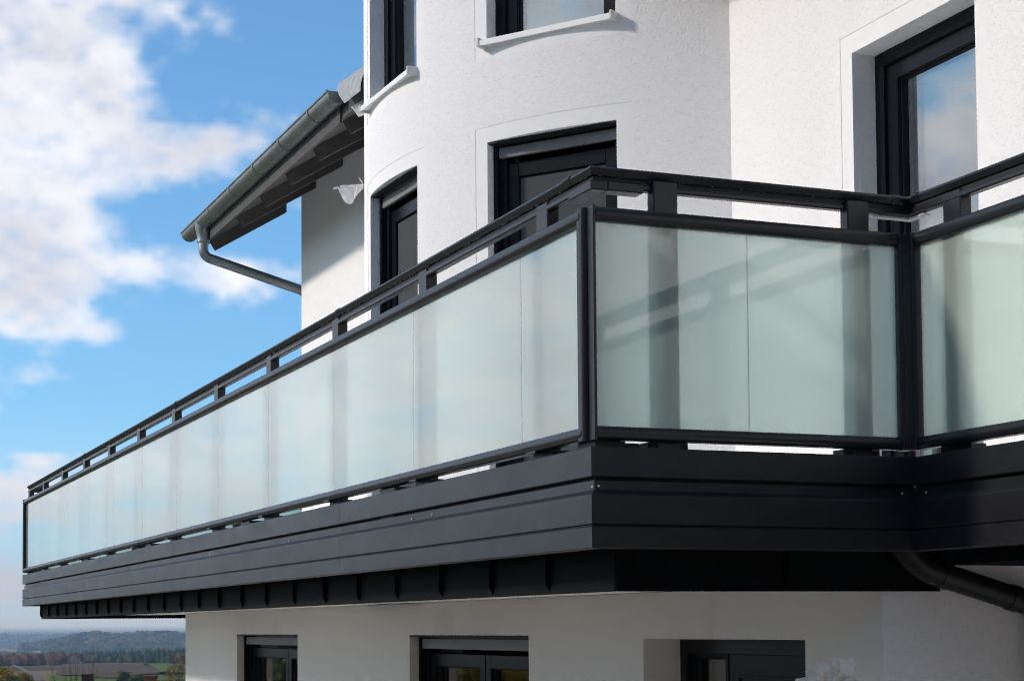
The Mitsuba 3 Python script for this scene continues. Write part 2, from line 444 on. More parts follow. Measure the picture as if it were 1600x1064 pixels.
def bay_window(a, low, label, trim):
    off = BR * math.cos(HALF)
    m = lambda u, v, z: bay_map(u, v - off, z, a)
    if low:
        w = window(label, m, -CH, CH, LOW_Z, HEAD, .105, tm(trim), strip=True, door=True)
        P = [m(np.array([x]), np.array([.105 + .040]), np.array([z]))[0] for x, z in ((-CH + .145, LOW_Z + .2), (CH - .145, LOW_Z + .2), (CH - .145, HEAD - .205), (-CH + .145, HEAD - .205))]
        put(w, 'insect_screen', quad(*P), 'mesh_screen')
        return w
    w = window(label, m, -CH, CH, UPSILL - .085, UPHEAD, .105, tm(trim))

    if a == AL: return w

    def bx(a0, a1, v0, v1, b0, b1, ch=.002, slope=0.0):
        mm = box(a0, a1, v0, v1, b0, b1, ch)
        p = mm.vertices
        return trimesh.Trimesh(m(p[:, 0], p[:, 1], p[:, 2] + slope * (p[:, 1] + .05)), mm.faces, process=False)
    s = put(w, 'sill', bx(-CH - .010, CH - .004, -.058, .11, UPSILL - .030, UPSILL - .004, slope=.06), 'sill_white')
    lip = bx(-CH - .010, CH - .004, -.061, -.0585, UPSILL - .041, UPSILL - .007, .001)
    put(w, 'sill_lip', lip, 'sill_white')
    for x in (-CH - .029, CH - .003):
        put(w, 'sill_end_cap', bx(x, x + .018, -.066, .02, UPSILL - .045, UPSILL + .010, .003), 'cap_grey')
    return w


it = iter(trims)
for a, nm in ((A1, 'left of the two bay'), (A2, 'right of the two bay'), (AL, 'far')):
    bay_window(a, True, {A1: 'narrow tall dark window at the left of the bay, behind the balcony rail', A2: 'tall dark window in the middle of the bay, behind the balcony corner', AL: 'dark window on the hidden far side of the bay'}[a], next(it))
    bay_window(a, False, {A1: 'upper left bay window with white sill beside the roof edge', A2: 'upper bay window with white sill, its pane mirroring pale sky', AL: 'upper dark window on the hidden far side of the bay'}[a], next(it))
window('large dark framed balcony window mirroring clouds in the right wall', lambda u, v, z: np.stack([u, WALL_Y + v, z], -1), DX0, DX1, .55, DZ1, .137, tm(door_trim), sash_w=.096, door=True)
for (x0, x1, zh, rv), mu, lb in zip(LW, (-13.93, -9.66, -6.97), ('left lower window in the shade with an autumn reflection', 'middle lower window with two casements in the shade', 'dark lower door with a narrow glazed side light beside the plastic sheeting')):
    window(lb, lambda u, v, z: np.stack([u, LOW_Y + v, z], -1), x0, x1, -2.25 if zh < -.06 else -1.45, zh, rv, None, strip=zh > -.06, mullion=mu, sash_w=.08, leaf=zh < -.06)

# roof: slab with rafters, cut round the bay tower, gutters
SL = 0.607
zr = lambda y: 3.90 + SL * (y - 4.2)              # underside of the rafters
RAFT = .135
under = lambda y: zr(y) + RAFT


def roof_slab(x0, x1, t0, t1, y0=4.07, y1=9.2):
    pts = [(y0, under(y0) + t0), (y1, under(y1) + t0), (y1, under(y1) + t1), (y0, under(y0) + t1)]
    return extr(pts, lambda u, v, w: np.stack([x0 + (x1 - x0) * w, u, v], -1))


def as_man(t):
    return m3.Manifold(m3.Mesh(np.asarray(t.vertices, np.float32), np.asarray(t.faces, np.uint32)))


RX0 = -18.25
for i, (x0, x1) in enumerate(((RX0, 4.6),)):
    r = as_man(roof_slab(x0, x1, .022, .20)) - cyl(BR + .004, 0, 9)
    roof = put(house, 'roof', tm(r), 'roof_dark')
    rb = as_man(roof_slab(x0, x1, 0, .02)) - cyl(BR + .004, 0, 9)
    put(roof, 'soffit_boarding', tm(rb), 'painted_timber')
rear = [(9.2, under(9.2) + .0), (14.2, under(9.2) - SL * 5), (14.2, under(9.2) - SL * 5 + .2), (9.2, under(9.2) + .2)]
put(roof, 'rear_slope', extr(rear, lambda u, v, w: np.stack([RX0 + (4.6 - RX0) * w, u, v], -1)), 'roof_dark')
gab = [(WALL_Y + .4, 4.8), (13.0, 4.8), (13.0, 4.85), (9.2, under(9.2) - .02), (WALL_Y + .4, under(WALL_Y + .4) - .02)]
put(house, 'gable_top', extr(gab, lambda u, v, w: np.stack([-17.45 + .3 * w, u, v], -1)), 'plaster')
put(house, 'gable_top', extr(gab, lambda u, v, w: np.stack([3.7 + .3 * w, u, v], -1)), 'plaster')
# rafters
nl = np.array([-SL, 1.0]) / math.hypot(1, SL)     # across the slope in (y, z)


def rafter(x):
    ya, yb = 4.2, WALL_Y + .02
    pts = [(ya, zr(ya)), (yb, zr(yb)), (yb, under(yb) - .001)]
    e = np.array([ya, zr(ya)]) + nl * RAFT * math.cos(math.atan(SL)) * .99
    pts += [(e[0], under(e[0]) - .001)]
    return extr(pts, lambda u, v, w: np.stack([x - .04 + .08 * w, u, v], -1))


for x in (-18.12, -16.96, -16.05, -15.17, -14.29, -13.42, -8.1, -7.2, -6.3, -5.4, -4.5, -3.6):
    put(roof, 'rafter', rafter(x), 'painted_timber')
put(roof, 'eaves_board', box(RX0, -13.25, 4.05, 4.07, 3.925, 4.13), 'painted_timber')
put(roof, 'eaves_board', box(-8.4, 4.6, 4.05, 4.07, 3.925, 4.13), 'painted_timber')
vb = [(4.06, under(4.06) - .02), (9.2, under(9.2) - .02), (9.2, under(9.2) + .22), (4.06, under(4.06) + .22)]
put(roof, 'verge_board', extr(vb, lambda u, v, w: np.stack([RX0 - .028 + .026 * w, u, v], -1)), 'zinc')
# bay tower roof
put(house, 'bay_roof', tm(m3.Manifold.cylinder(.16, BR + .45, BR + .45, 128).translate([BX, BY, 6.11]) + m3.Manifold.cylinder(1.5, BR + .4, .05, 128).translate([BX, BY, 6.27])), 'roof_dark')
put(house, 'bay_soffit', tm(cyl(BR - .36, 6.02, 6.1)), 'inside')

# gutter
GR = .087


def gutter_profile(r, th=.006):
    a = np.linspace(0, -np.pi, 19)
    o = [(r * math.cos(t), r * math.sin(t)) for t in a]
    i_ = [((r - th) * math.cos(t), (r - th) * math.sin(t)) for t in a[::-1]]
    return o + i_


def gutter_mesh(x0, x1, r=GR, th=.005):
    return extr(gutter_profile(r, th), lambda u, v, w: np.stack([x0 + (x1 - x0) * w, 4.0 - u, 4.125 + v], -1))


for x0, x1, vis in ((-18.46, -13.12, True), (-8.4, 4.6, False)):
    gut = put(house, 'gutter', gutter_mesh(x0, x1), 'zinc', 30, 'grey zinc half round gutter along the eaves' if vis else None)
    put(gut, 'lip_bead', tube([[x0, 4.0 - GR, 4.126], [x1, 4.0 - GR, 4.126]], .011, 12), 'zinc', 40)
    for x in (x0, x1):
        put(gut, 'end_cap', extr([(GR * math.cos(t), GR * math.sin(t)) for t in np.linspace(0, -np.pi, 19)], lambda u, v, w: np.stack([x - .004 + .008 * w, 4.0 - u, 4.128 + v], -1)), 'zinc')
    if vis:
        for xb in (-13.69, -14.59, -15.47, -16.36, -17.24):
            put(gut, 'bracket_band', gutter_mesh(xb - .016, xb + .016, GR + .0075, .007), 'zinc', 30)
# outlet and downpipe
ol = []
for t in np.linspace(0, 1, 8):
    ol.append([-17.80, 4.0, 4.09 - .19 * t])
put(gut.replace('_001', ''), 'outlet', tube(ol, [.088, .085, .08, .074, .068, .064, .062, .062], 24), 'zinc', 35)
dp = bend([[-17.80, 4.0, 3.93], [-17.80, 4.0, 3.76], [-17.53, 5.05, 3.40], [-17.53, 5.05, -2.4]], .14, 10)
dpk = put(house, 'downpipe', tube(dp, .049, 24), 'zinc', 35, 'grey zinc downpipe running back from the gutter to the wall corner')
put(dpk, 'pipe_collar', tube([[-17.80, 4.0, 3.905], [-17.80, 4.0, 3.925]], .066, 24), 'zinc', 35)

# galvanised flashing where the eaves meet the bay
us = np.linspace(0, 1, 15)
vv = []
TLc, TRc, BLc, BRc = (np.array(q) for q in ((-13.20, 4.03, 4.225), (-12.40, 4.06, 4.175), (-12.82, 3.955, 3.955), (-12.40, 3.955, 3.93)))
for u in us:
    for q in np.linspace(0, 1, 9):
        c_ = (TLc * (1 - u) + TRc * u) * (1 - q) + (BLc * (1 - u) + BRc * u) * q
        vv.append(c_ + [0, -.03 * math.sin(q * math.pi) - .006 * (u > .42), 0])
ff = []
for i in range(14):
    for j in range(8):
        a = i * 9 + j
        ff += [[a, a + 1, a + 10], [a, a + 10, a + 9]]
fm = trimesh.Trimesh(vv, ff, process=False)
fm = trimesh.Trimesh(np.vstack([fm.vertices, fm.vertices + [0, .002, -.004]]), np.vstack([fm.faces, fm.faces[:, ::-1] + len(vv)]), process=False)
put(house, 'flashing_sheet', quad((-12.86, 4.02, 3.94), (-12.5, 4.05, 3.925), (-12.5, 4.05, 3.80), (-12.70, 4.03, 3.82)), 'galvanised')
put(house, 'flashing_sheet', fm, 'galvanised', 40, 'bent galvanised sheet where the eaves meet the bay')

# ------------------------------------------------------------------ balcony
bal = thing('balcony', 'long anthracite balcony with frosted glass panels, stepping back at its near corner', 'balcony')
XL, XR = -19.336, 2.2
FY, FX, FC = 2.43, -5.208, 3.666
# lines of one outline offset: A along X at y, B along Y at x, C along X


def seg(profile, which, line, s, e):
    """profile in (d inwards, z); s(d), e(d): start and end along the run."""
    if which in 'AC':
        return extr(profile, lambda u, v, w: np.stack([s(u) + (e(u) - s(u)) * w, line + u, v], -1))
    if which == 'B':
        return extr(profile, lambda u, v, w: np.stack([line - u, s(u) + (e(u) - s(u)) * w, v], -1))
    if which == 'D':
        return extr(profile, lambda u, v, w: np.stack([line + u, s(u) + (e(u) - s(u)) * w, v], -1))


const = lambda c: (lambda d: c + 0 * d)
# fascia boards, three rows
rows = [[(0, .481), (.004, .478), (.03, .478), (.03, .576), (.003, .576), (0, .573)],
        [(.018, .468), (.018, .437), (.001, .421), (0, .419), (0, .328), (.004, .3245), (.03, .3245), (.03, .468)],
        [(.006, .3225), (.006, .3215), (0, .316), (0, .251), (.003, .248), (.05, .248), (.05, .254), (.03, .254), (.03, .3225)]]
CUTS = [XL, -15.33, -11.65, -7.97, None]
for r in rows:
    for i in range(4):
        s = const(CUTS[i] + (.0012 if i else 0)) if i else (lambda d: XL + d)
        e = const(CUTS[i + 1] - .0012) if CUTS[i + 1] else (lambda d: FX - d)
        put(bal, 'fascia_board', seg(r, 'A', FY, s, e), 'anthracite')
    put(bal, 'fascia_board', seg(r, 'B', FX, lambda d: FY + d, lambda d: FC + d), 'anthracite')
    put(bal, 'fascia_board', seg(r, 'C', FC, lambda d: FX - d, const(-1.6)), 'anthracite')
    put(bal, 'fascia_board', seg(r, 'C', FC, const(-1.5976), const(XR)), 'anthracite')
    put(bal, 'fascia_board', seg(r, 'D', XL, lambda d: FY + d, const(5.7)), 'anthracite')
# screws and backing behind the shadow gap
put(bal, 'backing_rail', cat([box(XL + .04, FX - .033, FY + .0305, FY + .06, .26, .56), box(FX - .06, FX - .0305, FY + .061, FC + .02, .26, .56), box(FX - .03, XR, FC + .0305, FC + .06, .26, .56)]), 'gasket')


def screw(p, n):
    n = np.array(n, float)
    return tube([np.array(p) - n * .001, np.array(p) + n * .0015, np.array(p) + n * .0022], [.0038, .0038, .0022], 10)


for x in (-5.232, -6.75, -7.0, -8.9, -10.7, -12.4, -14.5):
    put(bal, 'screw', screw((x, FY + .014, .447), (0, -1, 0)), 'cap_grey')
for y in (2.462, 3.625):
    put(bal, 'screw', screw((FX - .014, y, .449), (1, 0, 0)), 'cap_grey')
put(bal, 'screw', screw((FX + .05, FC + .014, .449), (0, -1, 0)), 'cap_grey')

# slab with plain soffit and standing seam cladding on its edge
SX0, SX1, SY_, SZ = -19.19, -5.43, 2.62, .150
EZ = .122
slab = mbox(SX0, SX1 - .0, SY_, 3.86, SZ, .46) + mbox(SX0, -5.463, 3.86, WALL_Y - .002, SZ, .46) + mbox(SX0, -17.452, WALL_Y - .01, 5.6, SZ, .46)
slab = slab + mbox(-5.4631, XR, 3.86, WALL_Y - .002, .2145, .46)
slab = slab - cyl(BR + .004, -1, 3) ^ mbox(-30, 10, 0, 9, SZ, .5)
put(bal, 'slab', tm(slab), 'soffit_board', label='plain pale underside of the balcony')
edges = [-5.43, -5.967, -6.523, -7.094, -7.67, -8.24, -8.81, -9.385, -9.975, -10.55, -11.14, -11.72, -12.28]
while edges[-1] > -18.7:
    edges.append(edges[-1] - .577)
edges.append(SX0)
SEAM = [(0, .116), (-.004, .1145), (-.0035, .120), (0, .4), (.004, .4), (.003, .121)]
seam_prof = [(-.012, EZ - .0075), (-.002, EZ - .0085), (.012, EZ - .006), (.012, EZ - .003), (-.001, EZ + .003), (-.001, .45), (-.006, .45), (-.006, EZ + .012)]


def fin(mapf, at):
    """an upstanding seam, cut slanting at its foot"""
    pts = [(-.001, .45), (-.026, .45), (-.026, EZ + .03), (-.006, EZ - .004), (-.001, EZ - .004)]
    return extr(pts, lambda u, v, w: mapf(u, v, at - .004 + .008 * w))


mA = lambda u, v, w: np.stack([w + 0 * u, SY_ + u, v], -1)
mB = lambda u, v, w: np.stack([SX1 - u, w + 0 * u, v], -1)
for a, b in zip(edges, edges[1:]):
    tilt = rng.uniform(-.0025, .0025)
    put(bal, 'edge_panel', extr(seam_prof, lambda u, v, w: np.stack([a + (b - a) * w, SY_ + u + tilt * (w - .5), v], -1)), 'seam_metal')
for a in edges[1:-1]:
    put(bal, 'standing_seam', fin(mA, a), 'seam_metal')
for a, b in ((SY_ - .004, 3.28), (3.282, 3.92)):
    put(bal, 'edge_panel', extr(seam_prof, lambda u, v, w: mB(u, v, a + (b - a) * w)), 'seam_metal')
put(bal, 'standing_seam', fin(mB, 3.281), 'seam_metal')
put(bal, 'edge_panel', extr(seam_prof, lambda u, v, w: np.stack([SX0 + u, SY_ + (5.6 - SY_) * w, v], -1)), 'seam_metal')
put(bal, 'drip_trim', box(-5.42, XR, 3.845, 3.859, .206, .44), 'seam_metal')
put(bal, 'near_soffit', box(-5.425, XR, 3.861, WALL_Y - .004, .2085, .2138), 'seam_metal')

# glass frames
def drail(z0, z1, dep=.044, bulge=.016):
    """half-round front, flat back; d from the front"""
    zc, h = (z0 + z1) / 2, (z1 - z0) / 2
    t = np.linspace(-np.pi / 2, np.pi / 2, 15)
    return [(bulge - bulge * math.cos(q) , zc + h * math.sin(q)) for q in t] + [(dep, z1), (dep, z0)]


def vpost_A(x0, x1, y0, z0, z1, dep=.044, b=.016):
    """vertical frame profile whose half-round front faces -Y"""
    xc, h = (x0 + x1) / 2, (x1 - x0) / 2
    t = np.linspace(-np.pi / 2, np.pi / 2, 15)
    pr = [(xc + h * math.sin(q), y0 + b - b * math.cos(q)) for q in t] + [(x1, y0 + dep), (x0, y0 + dep)]
    return extr(pr, lambda u, v, w: np.stack([u, v, z0 + (z1 - z0) * w], -1))


def vpost_B(y0, y1, xf, z0, z1, dep=.044, b=.016):
    yc, h = (y0 + y1) / 2, (y1 - y0) / 2
    t = np.linspace(-np.pi / 2, np.pi / 2, 15)
    pr = [(xf - b + b * math.cos(q), yc + h * math.sin(q)) for q in t] + [(xf - dep, y1), (xf - dep, y0)]
    return extr(pr, lambda u, v, w: np.stack([u, v, z0 + (z1 - z0) * w], -1))


ZB0, ZB1, ZT0, ZT1 = .602, .646, 1.316, 1.364
AE, BFX = -5.290, -5.222
B0, B1 = 2.462, 3.634
CX0, CY_ = -5.196, 3.672
for z0, z1 in ((ZB0, ZB1), (ZT0, ZT1)):
    nm = 'bottom_rail' if z0 < 1 else 'glass_rail'
    put(bal, nm, seg(drail(z0, z1), 'A', FY, lambda d: XL + 0 * d, const(AE)), 'rail_anthracite', 40)
    put(bal, nm, seg(drail(z0, z1), 'B', BFX, const(B0), const(B1 + .02)), 'rail_anthracite', 40)
    put(bal, nm, seg(drail(z0, z1), 'C', CY_, const(CX0 - .015), const(XR)), 'rail_anthracite', 40)
    put(bal, nm, seg(drail(z0, z1), 'D', XL, const(FY + .05), const(5.7)), 'rail_anthracite', 40)
put(bal, 'corner_upright', vpost_B(FY + .003, FY + .047, AE + .018, ZB0 - .002, ZT1 + .002, .04), 'rail_anthracite', 40)
put(bal, 'corner_upright', box(BFX - .046, BFX - .0005, 2.4515, 2.4615, ZB0 - .003, ZT1 + .003, .002), 'rail_anthracite')
put(bal, 'corner_upright', vpost_B(3.632, 3.668, BFX + .004, ZB0 - .002, ZT1 - .001), 'rail_anthracite', 40)
put(bal, 'corner_upright', vpost_A(CX0 - .020, CX0 - .002, CY_ - .003, ZB0 - .002, ZT1 - .001), 'rail_anthracite', 40)
put(bal, 'corner_filler', box(AE - .02, BFX - .035, FY + .03, B0 + .012, ZB0, ZT1 - .004), 'gasket')
put(bal, 'corner_filler', box(BFX - .035, CX0 - .01, B1 + .006, CY_ + .035, ZB0, ZT1 - .006), 'gasket')
put(bal, 'corner_upright', vpost_A(XL - .003, XL + .045, FY - .003, ZB0 - .002, ZT1 + .002), 'rail_anthracite', 40)


def glass_panel(P, Q, nrm, z0=ZB1 - .008, z1=ZT0 + .008):
    """P, Q: bottom ends in plan; nrm: outward normal in plan."""
    P, Q, nrm = np.array(P, float), np.array(Q, float), np.array(nrm, float)
    out = []
    for o in (.0, -.004, -.0075):
        a, b = P + nrm * o, Q + nrm * o
        out.append(quad([*a, z0], [*b, z0], [*b, z1], [*a, z1]))
    g = put(bal, 'glass_panel', out[0], 'clear_glass')
    put(g, 'frosted_film', out[1], 'frosted_film')
    return g


GA = FY + .026
joints = [-5.849, -7.012, -8.182, -9.360, -10.545, -11.72, -12.90, -14.08, -15.26, -16.44, -17.62, -18.80]
xs = [AE + .002] + joints + [XL + .03]
for a, b in zip(xs, xs[1:]):
    glass_panel((b + .0014, GA), (a - .0014, GA), (0, -1))
for a in joints:
    put(bal, 'glass_joint', quad((a - .0026, GA + .0078, ZB1), (a + .0026, GA + .0078, ZB1), (a + .0026, GA + .0078, ZT0), (a - .0026, GA + .0078, ZT0)), 'joint_seal')
GB = BFX - .026
put(bal, 'glass_joint', quad((GB - .0078, 3.0405 - .0026, ZB1), (GB - .0078, 3.0405 + .0026, ZB1), (GB - .0078, 3.0405 + .0026, ZT0), (GB - .0078, 3.0405 - .0026, ZT0)), 'cap_grey')
for a, b in ((B0 + .001, 3.0396), (3.0414, B1)):
    glass_panel((GB, a), (GB, b), (1, 0))
GC = CY_ + .026
xs = [CX0, -4.05, -2.87, -1.69, -.51, .67, XR - .02]
for a, b in zip(xs, xs[1:]):
    glass_panel((a + .002, GC), (b - .002, GC), (0, -1))
ys = [2.48, 3.55, 4.6, 5.68]
for a, b in zip(ys, ys[1:]):
    glass_panel((XL + .026, b - .002), (XL + .026, a + .002), (-1, 0))

# posts with their feet
HZ = 1.476


def post(x0, x1, y0, y1):
    return put(bal, 'post', box(x0, x1, y0, y1, .46, HZ, .004), 'rail_anthracite')


px = -5.703
AP = []
while px > -18.3:
    AP.append(px); px -= 1.2455
AP.append(-19.24)
for x in AP:
    p = post(x - .05, x + .05, 2.478, 2.526)
    put(p, 'foot_bracket', box(x - .085, x + .085, 2.475, 2.54, .57, .603, .003), 'black_plastic')
for x in AP:
    put(bal, 'rail_clip', box(x - .055, x + .03, FY + .004, FY + .03, ZB0 - .006, ZB0 + .004, .002), 'rail_anthracite')
for y in (2.742, 3.498):
    p = post(-5.318, -5.268, y - .045, y + .045)
    put(p, 'foot_bracket', box(-5.342, -5.272, y - .075, y + .075, .565, .603, .003), 'black_plastic')
for x in (-5.035, -3.79, -2.545, -1.3, -.05, 1.2):
    p = post(x - .05, x + .05, 3.718, 3.766)
    put(p, 'foot_bracket', box(x - .085, x + .085, 3.715, 3.78, .57, .603, .003), 'black_plastic')
for y in (3.6, 4.7, 5.62):
    post(-19.28, -19.235, y - .045, y + .045)
for x in (-9.87, -12.68, -7.35, -15.4, -18.0):
    put(bal, 'fascia_support', box(x - .10, x + .10, 2.455, 2.54, .46, .5995, .003), 'black_plastic')
put(bal, 'corner_bracket', cat([box(-5.40, -5.26, 2.47, 2.58, .55, .6015, .003), box(-5.36, -5.26, 2.581, 2.63, .55, .595, .003)]), 'black_plastic')

# handrail: rounded cap, core and lower bar


def cap_profile(z1=1.512, w=.074, h=.031, grow=0.0):
    half = [(.016, -h), (.013, -h + .001), (.011, -h + .004), (.0, -.0125), (.0008, -.0075), (.005, -.003), (.012, -.0008), (.022, 0)]
    L = [(a - grow if a < .012 else a, z1 + b) for a, b in half]
    return L + [(w - a, b) for a, b in L[::-1]]


HA, HB, HC = 2.468, -5.276, 3.706
cap = cap_profile()
core = [(.02, 1.478), (.054, 1.478), (.054, 1.466), (.02, 1.466)]
bar = [(.014, 1.463), (.010, 1.459), (.010, 1.447), (.014, 1.443), (.040, 1.443), (.044, 1.447), (.044, 1.465), (.014, 1.465)]
hr = []
for pr, nm in ((cap, 'handrail'), (core, 'handrail_core'), (bar, 'handrail_bar')):
    mat = 'rail_anthracite' if nm != 'handrail_core' else 'gasket'
    s = 40 if nm == 'handrail' else False
    put(bal, nm, seg(pr, 'A', HA, lambda d: XL + .012 + d, lambda d: HB - d), mat, s)
    put(bal, nm, seg(pr, 'B', HB, lambda d: HA + d, lambda d: HC + d), mat, s)
    put(bal, nm, seg(pr, 'C', HC, lambda d: HB - d, const(XR)), mat, s)
    put(bal, nm, seg(pr, 'D', XL + .012, lambda d: HA + d, const(5.7)), mat, s)
cap2 = cap_profile(1.5145, .080, .0335)
for x in (-8.13, -11.83, -15.6):
    put(bal, 'rail_sleeve', seg(cap2, 'A', HA - .003, const(x - .022), const(x + .022)), 'rail_anthracite', 40)
put(bal, 'rail_sleeve', seg(cap2, 'A', HA - .003, const(HB - .22), const(HB - .17)), 'rail_anthracite', 40)
put(bal, 'rail_sleeve', seg(cap2, 'B', HB + .003, const(HC - .06), const(HC - .025)), 'rail_anthracite', 40)
put(bal, 'rail_sleeve', seg(cap2, 'C', HC - .003, const(HB + .03), const(HB + .06)), 'rail_anthracite', 40)
put(bal, 'rail_joiner', cat([box(HB - .19, HB - .008, HA + .006, HA + .068, 1.4325, 1.4645, .003), box(HB - .068, HB - .006, HA + .0685, HA + .2, 1.433, 1.4642, .003)]), 'rail_anthracite')
put(bal, 'rail_joiner', cat([box(HB - .05, HB - .02, HC - .12, HC + .05, 1.4318, 1.4384, .002), box(HB - .02, HB + .07, HC + .02, HC + .05, 1.4322, 1.4386, .002)]), 'cap_grey')

# rain drops hanging from the handrail lip and standing on the rails
B('water', {'type': 'dielectric', 'int_ior': 1.333, 'ext_ior': 1.0})
g = np.random.default_rng(91); D, S = [], []
for _ in range(420):
    x = HB - .02 - abs(g.normal()) * 3.2
    if g.uniform() < .55:
        D.append([x, HA + .0125 + g.normal() * .001, 1.4802]); S.append(g.uniform(.0014, .0028))
    else:
        q = g.uniform(-.9, .2)
        D.append([x, FY + .016 - .0165 * math.cos(q), (ZT0 + ZT1) / 2 + .0245 * math.sin(q)]); S.append(g.uniform(.0010, .0024))
for _ in range(110):
    y = g.uniform(HA + .03, HC)
    D.append([HB - .0125, y, 1.4802]); S.append(g.uniform(.0014, .0028))
    q = g.uniform(-.9, .2)
    D.append([BFX - .016 + .0165 * math.cos(q), y, (ZT0 + ZT1) / 2 + .0245 * math.sin(q)]); S.append(g.uniform(.001, .0022))
scene[f'{bal}__rain_drops'] = mikit.ply(cat([trimesh.Trimesh(trimesh.creation.icosphere(subdivisions=1).vertices * s_ + p_, trimesh.creation.icosphere(subdivisions=1).faces, process=False) for p_, s_ in zip(D, S)]), 'water', smooth=True)
labels[f'{bal}__rain_drops'] = {'label': 'rain drops on the rails', 'kind': 'stuff'}

# black drain pipe beneath the inner corner
dr_ = bend([[-5.34, 3.63, .36], [-5.34, 3.76, .20], [-5.345, 4.40, .03], [-5.345, 4.40, -2.4]], .12, 10)
k = put(bal, 'drain_pipe', tube(dr_, .045, 24), 'black_plastic', 35, 'black plastic drain pipe under the inner corner')
for c, n in (([-5.341, 3.88, .168], [0, .966, -.257]), ([-5.344, 4.18, .0885], [0, .966, -.257]), ([-5.345, 4.40, -.16], [0, 0, -1])):
    c, n = np.array(c), np.array(n)
    put(k, 'pipe_socket', tube([c - n * .02, c + n * .02], .0485, 24), 'black_plastic', 35)

# ------------------------------------------------------------------ loose things
# plastic rag hung from the bay
def crumple(nu, nv, f, amp, freq, seed, ridge=0.0):
    u, v = np.meshgrid(np.linspace(0, 1, nu), np.linspace(0, 1, nv), indexing='ij')
    P = f(u, v)
    q = np.stack([u, v, u * 0], -1) * np.array(freq)
    D = np.stack([meshkit.fbm(q + 11.3 * i, 4, seed + i) - .5 for i in range(3)], -1) * amp
    if ridge:
        for i in range(3):
            rn = 1 - np.abs(2 * meshkit.fbm(q * 1.7 + 5.1 * i + 40, 3, seed + 20 + i) - 1) * 2.2
            D[..., i] += ridge * (rn - .6) * (1 if i < 2 else .5)
    P = P + D
    idx = np.arange(nu * nv).reshape(nu, nv)
    a, b, c, d = idx[:-1, :-1].ravel(), idx[1:, :-1].ravel(), idx[1:, 1:].ravel(), idx[:-1, 1:].ravel()
    return trimesh.Trimesh(P.reshape(-1, 3), np.vstack([np.stack([a, b, c], -1), np.stack([a, c, d], -1)]), process=False)


rag = thing('plastic_scrap', 'small white scrap of plastic fluttering from the left edge of the bay', 'rag')
Pn = np.array([-11.73, 3.752, 3.062])


def rag_f(u, v):
    L = .175 * u
    h = (.012 + .12 * np.sin(np.clip(u * 1.25, 0, 1) * np.pi) ** 1.1 + .02 * u) * v
    x = Pn[0] - .35 * L; y = Pn[1] - .93 * L
    return np.stack([x, y + .03 * np.sin(v * 5), Pn[2] - h - .008 * u], -1)


put(rag, 'sheet', crumple(26, 22, rag_f, .045, 6.0, 3), 'white_rag', True)
put(rag, 'string', tube([[-11.60, 3.68, 3.07], [-11.70, 3.735, 3.066], [-11.735, 3.75, 3.058]], .004, 6), 'white_rag', True)

# plastic sheeting over a stacked bundle by the lower right window
wrap = thing('plastic_sheeting', 'crumpled clear plastic sheeting bunched up below the lower right window', 'plastic sheet')


def wrap_f(u, v):
    ang = u * 2 * np.pi
    r = (.165 - .06 * v ** 9) * (1 + .12 * np.cos(3 * ang + 4 * v))
    top = -.165 + .04 * np.cos(ang - .5)
    z = -2.38 + (top + 2.38) * np.minimum(v * 1.0, 1)
    return np.stack([-5.43 + r * np.cos(ang) * .95, 3.42 + r * np.sin(ang) * .8, z], -1)


put(wrap, 'sheet', crumple(130, 360, wrap_f, .085, (12.0, 28.0, 1.0), 8, .03), 'thin_plastic')
put(wrap, 'bundle', box(-5.50, -5.36, 3.36, 3.47, -2.39, -.30, .01), 'cap_grey')

# ------------------------------------------------------------------ land
def ground_z(x, y):
    r = np.hypot(x, y); az = np.degrees(np.arctan2(y, -x))
    rr = np.array([0, 20, 60, 120, 350, 700, 1000, 1500, 2100, 2600, 3300, 4200, 5200, 7000, 9000])
    zz = np.array([-2.4, -2.45, -4.0, -6.5, -10.3, -15.3, -18.8, -27.5, -38, -40, -29, -36, -58, -40, -40])
    z = np.interp(r, rr, zz)
    p = np.stack([x / 900, y / 900, 0 * x], -1)
    k = np.clip((r - 150) / 900, 0, 1)
    z = z + (meshkit.fbm(p + 3.7, 4, 2) - .5) * 12 * k * np.clip(r / 2500, .1, 1.6)
    # the wooded hill is lower to the left
    left = np.clip((9.4 - az) / 2.4, 0, 1) * np.exp(-((r - 3300) / 800) ** 2)
    z = z - 12 * left * left * (3 - 2 * left)
    hump = np.exp(-((az - 11.2) / 1.3) ** 2 - ((r - 3300) / 600) ** 2) + .9 * np.exp(-((az - 9.1) / .9) ** 2 - ((r - 3300) / 600) ** 2)
    z = z + 11.0 * hump
    # raised bank under the photographer
    z = z + .78 * np.exp(-(((x - 1.0) / 3.0) ** 2 + ((y + .8) / 2.4) ** 2) ** 2)
    return z


def polar(az, r):
    a = math.radians(az) if np.isscalar(az) else np.radians(az)
    return -np.cos(a) * r, np.sin(a) * r


